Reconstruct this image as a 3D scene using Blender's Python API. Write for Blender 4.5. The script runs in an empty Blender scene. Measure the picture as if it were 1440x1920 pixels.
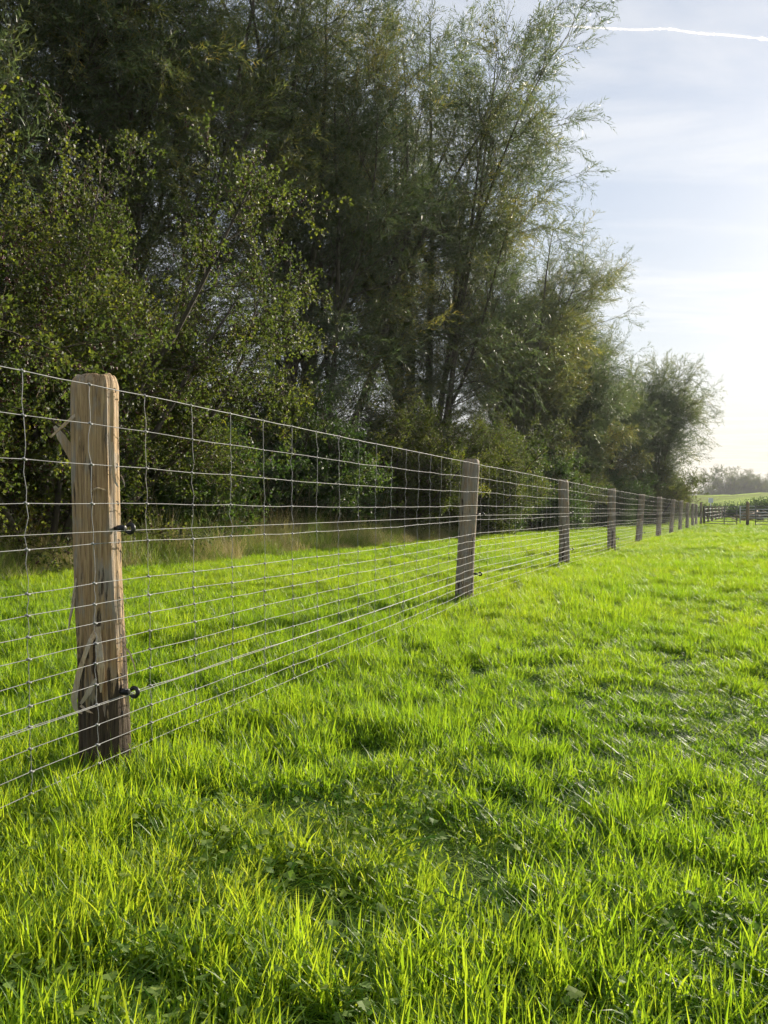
import bpy, math, random
import numpy as np
from mathutils import Vector, noise as mnoise

random.seed(7)
rng = np.random.default_rng(7)
scn = bpy.context.scene
col = scn.collection
R = math.radians

# ------------------------------------------------------------------ camera
cam_data = bpy.data.cameras.new('camera')
cam_data.sensor_fit = 'HORIZONTAL'
cam_data.sensor_width = 36.0
cam_data.lens = 36.0
cam_data.clip_start = 0.02
cam_data.clip_end = 20000
cam = bpy.data.objects.new('camera', cam_data)
col.objects.link(cam)
cam.location = (0, 0, 0.80)
cam.rotation_euler = (R(90 - 0.40), 0, 0)
scn.camera = cam

# ------------------------------------------------------------------ sky and sun
SUN_AZ, SUN_EL = R(42), R(20)
world = bpy.data.worlds.new('World')
scn.world = world
world.use_nodes = True
wt = world.node_tree
wt.nodes.clear()


def N(t, typ, **kw):
    n = t.nodes.new(typ)
    for k, v in kw.items():
        if k.startswith('i_'):
            key = k[2:]
            key = int(key) if key.isdigit() else key.replace('_', ' ')
            n.inputs[key].default_value = v
        else:
            setattr(n, k, v)
    return n


def ramp(t, stops, interp='LINEAR'):
    n = t.nodes.new('ShaderNodeValToRGB')
    cr = n.color_ramp
    cr.interpolation = interp
    while len(cr.elements) > 1:
        cr.elements.remove(cr.elements[-1])
    for i, (p, c) in enumerate(stops):
        e = cr.elements[0] if i == 0 else cr.elements.new(p)
        e.position = p
        e.color = (c[0], c[1], c[2], 1) if len(c) == 3 else c
    return n


def g3(v):
    return (v, v, v)


sky = N(wt, 'ShaderNodeTexSky', sky_type='NISHITA', sun_disc=False, sun_elevation=SUN_EL,
        sun_rotation=SUN_AZ, altitude=0, air_density=1.0, dust_density=0.38, ozone_density=1.0)
tc = N(wt, 'ShaderNodeTexCoord')
sep = N(wt, 'ShaderNodeSeparateXYZ')
wt.links.new(tc.outputs['Generated'], sep.inputs[0])
zc = N(wt, 'ShaderNodeMath', operation='MAXIMUM', i_1=0.04)
wt.links.new(sep.outputs['Z'], zc.inputs[0])
dx = N(wt, 'ShaderNodeMath', operation='DIVIDE')
dy = N(wt, 'ShaderNodeMath', operation='DIVIDE')
wt.links.new(sep.outputs['X'], dx.inputs[0]); wt.links.new(zc.outputs[0], dx.inputs[1])
wt.links.new(sep.outputs['Y'], dy.inputs[0]); wt.links.new(zc.outputs[0], dy.inputs[1])
cmb = N(wt, 'ShaderNodeCombineXYZ')
wt.links.new(dx.outputs[0], cmb.inputs[0]); wt.links.new(dy.outputs[0], cmb.inputs[1])
mp = N(wt, 'ShaderNodeMapping')
mp.inputs['Rotation'].default_value = (0, 0, R(-28))
mp.inputs['Scale'].default_value = (0.55, 1.5, 1)
wt.links.new(cmb.outputs[0], mp.inputs[0])
n1 = N(wt, 'ShaderNodeTexNoise', i_Scale=1.1, i_Detail=7.0, i_Roughness=0.62, i_Distortion=0.9)
wt.links.new(mp.outputs[0], n1.inputs['Vector'])
cr1 = ramp(wt, [(0.40, g3(0)), (0.72, g3(1))], 'EASE')
wt.links.new(n1.outputs['Fac'], cr1.inputs[0])
# a thin even veil of high cloud, denser towards the horizon where the line of sight is longer
veil = ramp(wt, [(0.0, g3(0.96)), (0.06, g3(0.86)), (0.20, g3(0.60)), (0.45, g3(0.42)), (1.0, g3(0.30))])
wt.links.new(sep.outputs['Z'], veil.inputs[0])
vcol = ramp(wt, [(0.0, (0.56, 0.52, 0.47)), (0.12, (0.60, 0.57, 0.54)), (0.4, (0.62, 0.63, 0.66))])
wt.links.new(sep.outputs['Z'], vcol.inputs[0])
vsc = N(wt, 'ShaderNodeMix', data_type='RGBA', blend_type='MULTIPLY')
vsc.inputs[0].default_value = 1.0
vsc.inputs[7].default_value = (10, 10, 10, 1)
wt.links.new(vcol.outputs[0], vsc.inputs[6])
mixv = N(wt, 'ShaderNodeMix', data_type='RGBA')
wt.links.new(veil.outputs[0], mixv.inputs[0])
wt.links.new(sky.outputs[0], mixv.inputs[6]); wt.links.new(vsc.outputs[2], mixv.inputs[7])
# cirrus streaks lying in the veil
cov = N(wt, 'ShaderNodeMath', operation='MULTIPLY', i_1=0.42, use_clamp=True)
wt.links.new(cr1.outputs[0], cov.inputs[0])
mixs = N(wt, 'ShaderNodeMix', data_type='RGBA')
mixs.inputs[7].default_value = (8.6, 8.4, 8.1, 1)
wt.links.new(cov.outputs[0], mixs.inputs[0])
wt.links.new(mixv.outputs[2], mixs.inputs[6])
bg = N(wt, 'ShaderNodeBackground', i_Strength=0.080)
wo = N(wt, 'ShaderNodeOutputWorld')
wt.links.new(mixs.outputs[2], bg.inputs[0]); wt.links.new(bg.outputs[0], wo.inputs[0])

sun_d = bpy.data.lights.new('sun', 'SUN')
sun_d.energy = 5.0
sun_d.angle = R(0.6)
sun_d.color = (1.0, 0.90, 0.74)
sun = bpy.data.objects.new('sun', sun_d)
col.objects.link(sun)
to_sun = Vector((math.sin(SUN_AZ) * math.cos(SUN_EL), math.cos(SUN_AZ) * math.cos(SUN_EL), math.sin(SUN_EL)))
sun.rotation_euler = to_sun.to_track_quat('Z', 'Y').to_euler()
sun.location = (30, 30, 30)

vs = scn.view_settings
vs.view_transform = 'Standard'
vs.look = 'None'
vs.gamma = 1.0
vs.use_curve_mapping = False
vs.exposure = 0.78
scn.render.engine = 'CYCLES'
cy = scn.cycles
cy.max_bounces = 4
cy.diffuse_bounces = 2
cy.glossy_bounces = 1
cy.transmission_bounces = 4
cy.transparent_max_bounces = 6
cy.volume_bounces = 0
cy.caustics_reflective = False
cy.caustics_refractive = False
cy.use_denoising = True
cy.debug_use_spatial_splits = True
cy.use_adaptive_sampling = True
cy.adaptive_threshold = 0.03
cy.adaptive_min_samples = 16
cy.sample_clamp_indirect = 4.0


# ------------------------------------------------------------------ helpers
def tag(o, label=None, cat=None, group=None, kind=None):
    if label: o['label'] = label
    if cat: o['category'] = cat
    if group: o['group'] = group
    if kind: o['kind'] = kind
    return o


def empty(name, loc, rz=0.0, scale=1.0):
    o = bpy.data.objects.new(name, None)
    o.empty_display_size = 0.2
    col.objects.link(o)
    o.location = loc
    o.rotation_euler = (0, 0, rz)
    o.scale = (scale, scale, scale) if not hasattr(scale, '__len__') else scale
    return o


class Acc:
    """collects vertices and faces of one mesh"""
    def __init__(s):
        s.v, s.f, s.m, s.t, s.n = [], [], [], [], 0

    def add(s, V, F, mat=0, tint=0.5):
        V = np.asarray(V, float)
        s.v.append(V)
        for f in F:
            s.f.append(tuple(int(i) + s.n for i in f))
            s.m.append(mat)
        s.t.append(np.full(len(V), tint) if np.isscalar(tint) else np.asarray(tint, float))
        s.n += len(V)

    def tube(s, pts, rad, sides=6, mat=0, tint=0.5, cap=True):
        P = np.asarray(pts, float)
        n = len(P)
        r = np.full(n, rad) if np.isscalar(rad) else np.asarray(rad, float)
        T = np.gradient(P, axis=0)
        T /= np.linalg.norm(T, axis=1)[:, None] + 1e-12
        mean = T.mean(0)
        ref = np.eye(3)[np.argmin(np.abs(mean))]
        U = np.cross(T, ref); U /= np.linalg.norm(U, axis=1)[:, None] + 1e-12
        W = np.cross(T, U)
        a = np.arange(sides) / sides * 2 * math.pi
        V = (P[:, None, :] + r[:, None, None] * (np.cos(a)[None, :, None] * U[:, None, :] + np.sin(a)[None, :, None] * W[:, None, :])).reshape(-1, 3)
        F = []
        for i in range(n - 1):
            for j in range(sides):
                k = (j + 1) % sides
                F.append((i * sides + j, i * sides + k, (i + 1) * sides + k, (i + 1) * sides + j))
        if cap:
            F.append(tuple(range(sides - 1, -1, -1)))
            F.append(tuple((n - 1) * sides + j for j in range(sides)))
        s.add(V, F, mat, tint)

    def box(s, c, size, mat=0, tint=0.5, rot=None):
        x, y, z = [q / 2 for q in size]
        V = np.array([(-x, -y, -z), (x, -y, -z), (x, y, -z), (-x, y, -z), (-x, -y, z), (x, -y, z), (x, y, z), (-x, y, z)])
        if rot is not None:
            V = V @ np.asarray(rot).T
        s.add(V + np.asarray(c), [(0, 3, 2, 1), (4, 5, 6, 7), (0, 1, 5, 4), (1, 2, 6, 5), (2, 3, 7, 6), (3, 0, 4, 7)], mat, tint)

    def mesh(s, name, mats, smooth=False):
        me = bpy.data.meshes.new(name)
        V = np.concatenate(s.v)
        me.from_pydata(V.tolist(), [], s.f)
        for m in mats: me.materials.append(m)
        if len(mats) > 1: me.polygons.foreach_set('material_index', s.m)
        at = me.attributes.new('tint', 'FLOAT', 'POINT')
        at.data.foreach_set('value', np.concatenate(s.t).astype(np.float32))
        if smooth: me.polygons.foreach_set('use_smooth', [True] * len(me.polygons))
        me.update()
        return me


def link(name, me, parent=None, loc=None):
    o = bpy.data.objects.new(name, me)
    col.objects.link(o)
    if parent is not None: o.parent = parent
    if loc is not None: o.location = loc
    return o


def fbm(x, y, s, seed=0.0, o=3):
    return mnoise.fractal(Vector((x / s + seed * 17.3, y / s - seed * 9.1, seed * 3.7)), 0.6, 2.0, o)


# ------------------------------------------------------------------ terrain
def hedge_x(y):            # front edge of the hedge row on the ground
    return 0.445 * y - 9.0


def ground_z(x, y):
    d = max(0.0, y - 8.0)
    z = -0.007 * min(d, 40.0)
    z += 0.020 * fbm(x, y, 2.6, 1.0, 2) - 0.045
    return z


# ------------------------------------------------------------------ materials
def material(name):
    m = bpy.data.materials.new(name)
    m.use_nodes = True
    t = m.node_tree
    t.nodes.clear()
    out = t.nodes.new('ShaderNodeOutputMaterial')
    return m, t, out


def leaf_material(name, stops, trans_stops, rough=0.4, trans=0.45, spec=0.5, tone='INSTANCER'):
    """tint (per leaf) + tone (per spray) pick a colour; the blade reflects on one side and lets light through"""
    m, t, out = material(name)
    a = N(t, 'ShaderNodeAttribute', attribute_name='tint')
    fac = a.outputs['Fac']
    if tone:
        b = N(t, 'ShaderNodeAttribute', attribute_name='tone', attribute_type=tone)
        ad = N(t, 'ShaderNodeMath', operation='MULTIPLY_ADD', i_1=0.45)
        t.links.new(a.outputs['Fac'], ad.inputs[0])
        mu = N(t, 'ShaderNodeMath', operation='MULTIPLY', i_1=0.55)
        t.links.new(b.outputs['Fac'], mu.inputs[0])
        t.links.new(mu.outputs[0], ad.inputs[2])
        fac = ad.outputs[0]
    c1, c2 = ramp(t, stops), ramp(t, trans_stops)
    t.links.new(fac, c1.inputs[0]); t.links.new(fac, c2.inputs[0])
    p = N(t, 'ShaderNodeBsdfPrincipled', i_Roughness=rough)
    p.inputs['Specular IOR Level'].default_value = spec
    t.links.new(c1.outputs[0], p.inputs['Base Color'])
    tr = N(t, 'ShaderNodeBsdfTranslucent')
    t.links.new(c2.outputs[0], tr.inputs[0])
    mx = N(t, 'ShaderNodeMixShader', i_0=trans)
    t.links.new(p.outputs[0], mx.inputs[1]); t.links.new(tr.outputs[0], mx.inputs[2])
    t.links.new(mx.outputs[0], out.inputs[0])
    return m


M = {}
M['grass'] = leaf_material('grass_blades',
    [(0.0, (0.040, 0.10, 0.018)), (0.45, (0.080, 0.175, 0.020)), (0.80, (0.15, 0.24, 0.022)), (0.93, (0.22, 0.27, 0.05)), (1.0, (0.42, 0.36, 0.18))],
    [(0.0, (0.17, 0.38, 0.012)), (0.45, (0.42, 0.61, 0.020)), (0.80, (0.64, 0.74, 0.035)), (0.93, (0.64, 0.66, 0.08)), (1.0, (0.55, 0.45, 0.2))],
    rough=0.46, trans=0.56, spec=0.42)
M['rough_grass'] = leaf_material('rough_verge_grass',
    [(0.0, (0.08, 0.12, 0.03)), (0.35, (0.15, 0.19, 0.05)), (0.55, (0.36, 0.32, 0.15)), (1.0, (0.56, 0.47, 0.27))],
    [(0.0, (0.16, 0.28, 0.02)), (0.35, (0.28, 0.40, 0.04)), (0.55, (0.44, 0.38, 0.14)), (1.0, (0.50, 0.40, 0.19))],
    rough=0.5, trans=0.4, spec=0.3)
M['weed'] = leaf_material('broad_weed_leaf',
    [(0.0, (0.09, 0.16, 0.03)), (0.6, (0.15, 0.22, 0.045)), (1.0, (0.22, 0.28, 0.06))],
    [(0.0, (0.14, 0.34, 0.02)), (0.6, (0.22, 0.46, 0.02)), (1.0, (0.40, 0.55, 0.04))],
    rough=0.6, trans=0.4, spec=0.25)
M['willow'] = leaf_material('willow_leaf',
    [(0.0, (0.048, 0.072, 0.046)), (0.5, (0.074, 0.100, 0.060)), (0.80, (0.12, 0.13, 0.055)), (1.0, (0.30, 0.21, 0.04))],
    [(0.0, (0.09, 0.155, 0.060)), (0.5, (0.16, 0.22, 0.070)), (0.80, (0.34, 0.34, 0.06)), (1.0, (0.58, 0.40, 0.05))],
    rough=0.44, trans=0.45, spec=0.5, tone='GEOMETRY')
M['hawthorn'] = leaf_material('hawthorn_leaf',
    [(0.0, (0.030, 0.048, 0.020)), (0.45, (0.046, 0.066, 0.023)), (0.78, (0.095, 0.105, 0.025)), (1.0, (0.22, 0.13, 0.035))],
    [(0.0, (0.08, 0.13, 0.022)), (0.45, (0.15, 0.21, 0.026)), (0.78, (0.36, 0.40, 0.034)), (1.0, (0.45, 0.28, 0.045))],
    rough=0.54, trans=0.45, spec=0.35, tone='GEOMETRY')
M['dogwood'] = leaf_material('dogwood_leaf',
    [(0.0, (0.026, 0.054, 0.024)), (0.5, (0.042, 0.076, 0.029)), (0.85, (0.08, 0.105, 0.03)), (1.0, (0.16, 0.13, 0.035))],
    [(0.0, (0.06, 0.13, 0.025)), (0.5, (0.12, 0.21, 0.03)), (0.85, (0.25, 0.30, 0.035)), (1.0, (0.4, 0.3, 0.04))],
    rough=0.5, trans=0.43, spec=0.4, tone='GEOMETRY')


def bark_material(name, c0, c1, sc=8.0, stretch=0.2, rough=0.85, bump=0.5):
    m, t, out = material(name)
    tcn = N(t, 'ShaderNodeTexCoord')
    mpn = N(t, 'ShaderNodeMapping')
    mpn.inputs['Scale'].default_value = (1, 1, stretch)
    t.links.new(tcn.outputs['Object'], mpn.inputs[0])
    nn = N(t, 'ShaderNodeTexNoise', i_Scale=sc, i_Detail=6.0, i_Roughness=0.65)
    t.links.new(mpn.outputs[0], nn.inputs['Vector'])
    r = ramp(t, [(0.3, c0), (0.7, c1)])
    t.links.new(nn.outputs['Fac'], r.inputs[0])
    p = N(t, 'ShaderNodeBsdfPrincipled', i_Roughness=rough)
    p.inputs['Specular IOR Level'].default_value = 0.25
    t.links.new(r.outputs[0], p.inputs['Base Color'])
    b = N(t, 'ShaderNodeBump', i_Strength=bump, i_Distance=0.02)
    t.links.new(nn.outputs['Fac'], b.inputs['Height'])
    t.links.new(b.outputs[0], p.inputs['Normal'])
    t.links.new(p.outputs[0], out.inputs[0])
    return m


M['willow_bark'] = bark_material('willow_bark', (0.045, 0.038, 0.030), (0.15, 0.13, 0.10))
M['shrub_bark'] = bark_material('shrub_bark', (0.04, 0.034, 0.028), (0.12, 0.10, 0.08))
M['twig'] = bark_material('twig_bark', (0.07, 0.05, 0.03), (0.16, 0.12, 0.07), bump=0.0)

m, t, out = material('berry')
p = N(t, 'ShaderNodeBsdfPrincipled', i_Roughness=0.35)
p.inputs['Base Color'].default_value = (0.075, 0.012, 0.014, 1)
t.links.new(p.outputs[0], out.inputs[0])
M['berry'] = m


def wood_material(name, pale, tan, dark, grey, old=0.0, lowbark=0.20):
    """cleft, weathered post: fibre grain along Z, grey weathering, remnants of dark bark"""
    m, t, out = material(name)
    tcn = N(t, 'ShaderNodeTexCoord')
    oi = N(t, 'ShaderNodeObjectInfo')
    off = N(t, 'ShaderNodeVectorMath', operation='SCALE')
    cx = N(t, 'ShaderNodeCombineXYZ')
    t.links.new(oi.outputs['Random'], cx.inputs[0]); t.links.new(oi.outputs['Random'], cx.inputs[2])
    off.inputs['Scale'].default_value = 23.0
    t.links.new(cx.outputs[0], off.inputs[0])
    ad = N(t, 'ShaderNodeVectorMath', operation='ADD')
    t.links.new(tcn.outputs['Object'], ad.inputs[0]); t.links.new(off.outputs[0], ad.inputs[1])

    def noise(scale, sx, sz, detail=5.0, rough=0.6, dist=0.0):
        mpn = N(t, 'ShaderNodeMapping')
        mpn.inputs['Scale'].default_value = (sx, sx, sz)
        t.links.new(ad.outputs[0], mpn.inputs[0])
        nn = N(t, 'ShaderNodeTexNoise', i_Scale=scale, i_Detail=detail, i_Roughness=rough, i_Distortion=dist)
        t.links.new(mpn.outputs[0], nn.inputs['Vector'])
        return nn.outputs['Fac']
    grain = noise(1.0, 190, 5.5, 6, 0.65, 0.5)
    fine = noise(1.0, 520, 12, 3, 0.6)
    big = noise(1.0, 26, 3.0, 5, 0.6, 0.7)
    blotch = noise(1.0, 22, 6.5, 6, 0.62, 0.6)
    base = ramp(t, [(0.30, tan), (0.52, pale), (0.75, tan)])
    t.links.new(big, base.inputs[0])
    gr = ramp(t, [(0.38, dark), (0.49, tan), (0.61, pale)])
    t.links.new(grain, gr.inputs[0])
    mx = N(t, 'ShaderNodeMix', data_type='RGBA')
    mx.inputs[0].default_value = 0.60
    t.links.new(base.outputs[0], mx.inputs[6]); t.links.new(gr.outputs[0], mx.inputs[7])
    gm = ramp(t, [(0.46 - 0.2 * old, g3(0)), (0.60 - 0.2 * old, g3(0.8))])
    t.links.new(blotch, gm.inputs[0])
    mg = N(t, 'ShaderNodeMix', data_type='RGBA')
    mg.inputs[7].default_value = (*grey, 1)
    t.links.new(gm.outputs[0], mg.inputs[0]); t.links.new(mx.outputs[2], mg.inputs[6])
    # bark left on the wood: torn, vertically stretched patches, mostly on the lowest third
    barkn = noise(1.0, 34, 4.2, 6, 0.6, 0.8)
    sp = N(t, 'ShaderNodeSeparateXYZ')
    t.links.new(tcn.outputs['Object'], sp.inputs[0])
    low = N(t, 'ShaderNodeMapRange')
    low.inputs['From Min'].default_value = 0.02; low.inputs['From Max'].default_value = 0.60
    low.inputs['To Min'].default_value = lowbark; low.inputs['To Max'].default_value = -0.05
    t.links.new(sp.outputs['Z'], low.inputs['Value'])
    sm = N(t, 'ShaderNodeMath', operation='ADD')
    t.links.new(barkn, sm.inputs[0]); t.links.new(low.outputs[0], sm.inputs[1])
    bm = ramp(t, [(0.575, g3(0)), (0.62, g3(1))])
    t.links.new(sm.outputs[0], bm.inputs[0])
    bcol = ramp(t, [(0.35, (0.025, 0.018, 0.012)), (0.7, (0.115, 0.080, 0.052))])
    t.links.new(grain, bcol.inputs[0])
    mb = N(t, 'ShaderNodeMix', data_type='RGBA')
    t.links.new(bm.outputs[0], mb.inputs[0]); t.links.new(mg.outputs[2], mb.inputs[6]); t.links.new(bcol.outputs[0], mb.inputs[7])
    fm = ramp(t, [(0.3, g3(0.72)), (0.7, g3(1.12))])
    t.links.new(fine, fm.inputs[0])
    mf = N(t, 'ShaderNodeMix', data_type='RGBA', blend_type='MULTIPLY')
    mf.inputs[0].default_value = 1.0
    t.links.new(mb.outputs[2], mf.inputs[6]); t.links.new(fm.outputs[0], mf.inputs[7])
    p = N(t, 'ShaderNodeBsdfPrincipled', i_Roughness=0.72)
    p.inputs['Specular IOR Level'].default_value = 0.3
    t.links.new(mf.outputs[2], p.inputs['Base Color'])
    hs = N(t, 'ShaderNodeMath', operation='MULTIPLY_ADD', i_1=0.4)
    t.links.new(fine, hs.inputs[0]); t.links.new(grain, hs.inputs[2])
    b = N(t, 'ShaderNodeBump', i_Strength=0.75, i_Distance=0.004)
    t.links.new(hs.outputs[0], b.inputs['Height'])
    t.links.new(b.outputs[0], p.inputs['Normal'])
    t.links.new(p.outputs[0], out.inputs[0])
    return m


M['fresh_wood'] = wood_material('torn_chestnut_wood', (0.53, 0.38, 0.21), (0.33, 0.205, 0.10), (0.055, 0.030, 0.016), (0.33, 0.30, 0.26), 0.0, 0.27)
M['split_wood'] = wood_material('fresh_split_wood', (0.60, 0.46, 0.29), (0.43, 0.30, 0.17), (0.14, 0.09, 0.05), (0.48, 0.43, 0.36), 0.0, -0.3)
M['old_wood'] = wood_material('weathered_post_wood', (0.42, 0.32, 0.21), (0.27, 0.19, 0.115), (0.07, 0.046, 0.028), (0.27, 0.245, 0.21), 0.15, 0.07)


def plain(name, c, rough=0.5, metal=0.0, spec=0.5, var=0.0, scale=30):
    m, t, out = material(name)
    p = N(t, 'ShaderNodeBsdfPrincipled', i_Roughness=rough, i_Metallic=metal)
    p.inputs['Specular IOR Level'].default_value = spec
    p.inputs['Base Color'].default_value = (*c, 1)
    if var:
        tcn = N(t, 'ShaderNodeTexCoord')
        nn = N(t, 'ShaderNodeTexNoise', i_Scale=scale, i_Detail=4.0)
        t.links.new(tcn.outputs['Object'], nn.inputs['Vector'])
        r = ramp(t, [(0.3, tuple(q * (1 - var) for q in c)), (0.7, tuple(min(1, q * (1 + var)) for q in c))])
        t.links.new(nn.outputs['Fac'], r.inputs[0])
        t.links.new(r.outputs[0], p.inputs['Base Color'])
    t.links.new(p.outputs[0], out.inputs[0])
    return m


M['wire'] = plain('galvanised_wire', (0.28, 0.28, 0.28), 0.6, 0.25, 0.5, 0.25, 14)
M['bright_wire'] = plain('smooth_electric_wire', (0.26, 0.26, 0.255), 0.6, 0.25)
M['plastic'] = plain('black_insulator_plastic', (0.012, 0.012, 0.014), 0.38)
M['staple'] = plain('dark_staple', (0.10, 0.10, 0.11), 0.5, 0.6)
M['dark_steel'] = plain('dull_galvanised_tube', (0.17, 0.17, 0.175), 0.55, 0.2, 0.5, 0.3, 6)
M['pale_steel'] = plain('bright_galvanised_tube', (0.6, 0.6, 0.6), 0.4, 0.3, 0.5, 0.2, 6)
M['sign'] = plain('white_sign_sheet', (0.75, 0.78, 0.82), 0.5)

# ground
m, t, out = material('pasture_soil_and_turf')
tcn = N(t, 'ShaderNodeTexCoord')
na = N(t, 'ShaderNodeTexNoise', i_Scale=0.35, i_Detail=8.0, i_Roughness=0.65)
nb = N(t, 'ShaderNodeTexNoise', i_Scale=14.0, i_Detail=5.0, i_Roughness=0.7)
t.links.new(tcn.outputs['Object'], na.inputs['Vector']); t.links.new(tcn.outputs['Object'], nb.inputs['Vector'])
ra = ramp(t, [(0.3, (0.055, 0.105, 0.015)), (0.7, (0.10, 0.17, 0.02))])
rb = ramp(t, [(0.35, (0.05, 0.04, 0.02)), (0.6, (1, 1, 1))])
t.links.new(na.outputs['Fac'], ra.inputs[0]); t.links.new(nb.outputs['Fac'], rb.inputs[0])
mm = N(t, 'ShaderNodeMix', data_type='RGBA', blend_type='MULTIPLY')
mm.inputs[0].default_value = 0.6
t.links.new(ra.outputs[0], mm.inputs[6]); t.links.new(rb.outputs[0], mm.inputs[7])
# bare leaf litter under the trees
sp = N(t, 'ShaderNodeSeparateXYZ')
t.links.new(tcn.outputs['Object'], sp.inputs[0])
l1 = N(t, 'ShaderNodeMath', operation='MULTIPLY_ADD', i_1=0.445, i_2=-9.0)
t.links.new(sp.outputs['Y'], l1.inputs[0])
l2 = N(t, 'ShaderNodeMath', operation='SUBTRACT')
t.links.new(l1.outputs[0], l2.inputs[0]); t.links.new(sp.outputs['X'], l2.inputs[1])
l3 = N(t, 'ShaderNodeMapRange')
l3.inputs['From Min'].default_value = -0.3; l3.inputs['From Max'].default_value = 0.6
t.links.new(l2.outputs[0], l3.inputs['Value'])
ml = N(t, 'ShaderNodeMix', data_type='RGBA')
lit = ramp(t, [(0.3, (0.035, 0.025, 0.015)), (0.7, (0.11, 0.075, 0.04))])
t.links.new(nb.outputs['Fac'], lit.inputs[0])
t.links.new(l3.outputs[0], ml.inputs[0]); t.links.new(mm.outputs[2], ml.inputs[6]); t.links.new(lit.outputs[0], ml.inputs[7])
p = N(t, 'ShaderNodeBsdfPrincipled', i_Roughness=0.9)
p.inputs['Specular IOR Level'].default_value = 0.15
t.links.new(ml.outputs[2], p.inputs['Base Color'])
b = N(t, 'ShaderNodeBump', i_Strength=0.8, i_Distance=0.05)
t.links.new(nb.outputs['Fac'], b.inputs['Height']); t.links.new(b.outputs[0], p.inputs['Normal'])
t.links.new(p.outputs[0], out.inputs[0])
M['ground'] = m

# ------------------------------------------------------------------ ground sheet and hill
def nonuni(lo, hi, n, c, k):
    u = np.linspace(-1, 1, n)
    s = np.sinh(k * u) / math.sinh(k)
    return np.where(s < 0, c + s * (c - lo), c + s * (hi - c))


gx = nonuni(-1500, 1500, 170, 3.0, 7.3)
gy = nonuni(-800, 2600, 190, 6.0, 7.3)
V = [(x, y, ground_z(x, y)) for y in gy for x in gx]
nx = len(gx)
F = [(j * nx + i, j * nx + i + 1, (j + 1) * nx + i + 1, (j + 1) * nx + i) for j in range(len(gy) - 1) for i in range(nx - 1)]
a = Acc(); a.add(V, F)
tag(link('ground', a.mesh('ground', [M['ground']], True)), kind='structure')

m, t, out = material('dyke_turf')
tcn = N(t, 'ShaderNodeTexCoord')
na = N(t, 'ShaderNodeTexNoise', i_Scale=0.12, i_Detail=8.0, i_Roughness=0.6)
mpn = N(t, 'ShaderNodeMapping'); mpn.inputs['Scale'].default_value = (0.25, 1, 2.2)
t.links.new(tcn.outputs['Object'], mpn.inputs[0]); t.links.new(mpn.outputs[0], na.inputs['Vector'])
ra = ramp(t, [(0.36, (0.15, 0.17, 0.03)), (0.5, (0.26, 0.36, 0.03)), (0.7, (0.34, 0.46, 0.035))])
t.links.new(na.outputs['Fac'], ra.inputs[0])
p = N(t, 'ShaderNodeBsdfPrincipled', i_Roughness=0.85)
t.links.new(ra.outputs[0], p.inputs['Base Color'])
tr = N(t, 'ShaderNodeBsdfTranslucent')
t.links.new(ra.outputs[0], tr.inputs[0])
nb = N(t, 'ShaderNodeTexNoise', i_Scale=1.3, i_Detail=6.0, i_Roughness=0.7)
t.links.new(mpn.outputs[0], nb.inputs['Vector'])
b = N(t, 'ShaderNodeBump', i_Strength=1.0, i_Distance=0.5)
t.links.new(nb.outputs['Fac'], b.inputs['Height']); t.links.new(b.outputs[0], p.inputs['Normal'])
p.inputs['Specular IOR Level'].default_value = 0.05
t.links.new(p.outputs[0], out.inputs[0])
M['hill'] = m


def sstep(a, b, x):
    u = min(1, max(0, (x - a) / (b - a)))
    return u * u * (3 - 2 * u)


def hill_z(x, y):
    up = sstep(92, 132, y - 0.05 * (x - 60)) * (1 - sstep(150, 185, y))
    side = sstep(38, 62, x) * 0.80 + sstep(56, 84, x) * 0.20
    return -1.2 + (5.1 + 0.5 * fbm(x, y, 22, 4.0)) * up * side + 0.35 * fbm(x, y, 6, 5.0)


hx = np.linspace(34, 330, 100); hy = np.linspace(84, 196, 60)
V = [(x, y, hill_z(x, y)) for y in hy for x in hx]
nx = len(hx)
F = [(j * nx + i, j * nx + i + 1, (j + 1) * nx + i + 1, (j + 1) * nx + i) for j in range(len(hy) - 1) for i in range(nx - 1)]
a = Acc(); a.add(V, F)
tag(link('hill', a.mesh('hill', [M['hill']], True)), kind='structure')


# ------------------------------------------------------------------ scattering
def scatter_group(name, protos):
    g = bpy.data.node_groups.new(name, 'GeometryNodeTree')
    g.interface.new_socket('Geometry', in_out='INPUT', socket_type='NodeSocketGeometry')
    g.interface.new_socket('Geometry', in_out='OUTPUT', socket_type='NodeSocketGeometry')
    gi = g.nodes.new('NodeGroupInput'); go = g.nodes.new('NodeGroupOutput')
    jn = g.nodes.new('GeometryNodeJoinGeometry')
    for o in protos:
        oi = g.nodes.new('GeometryNodeObjectInfo')
        oi.inputs['Object'].default_value = o
        oi.inputs['As Instance'].default_value = False
        ti = g.nodes.new('GeometryNodeGeometryToInstance')
        g.links.new(oi.outputs['Geometry'], ti.inputs[0])
        g.links.new(ti.outputs[0], jn.inputs[0])
    ip = g.nodes.new('GeometryNodeInstanceOnPoints')
    ip.inputs['Pick Instance'].default_value = True

    def attr(nm, ty):
        a = g.nodes.new('GeometryNodeInputNamedAttribute')
        a.data_type = ty
        a.inputs[0].default_value = nm
        return a.outputs[0]
    g.links.new(gi.outputs[0], ip.inputs['Points'])
    g.links.new(jn.outputs[0], ip.inputs['Instance'])
    g.links.new(attr('idx', 'INT'), ip.inputs['Instance Index'])
    g.links.new(attr('rot', 'FLOAT_VECTOR'), ip.inputs['Rotation'])
    g.links.new(attr('scl', 'FLOAT_VECTOR'), ip.inputs['Scale'])
    g.links.new(ip.outputs[0], go.inputs[0])
    return g


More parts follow.
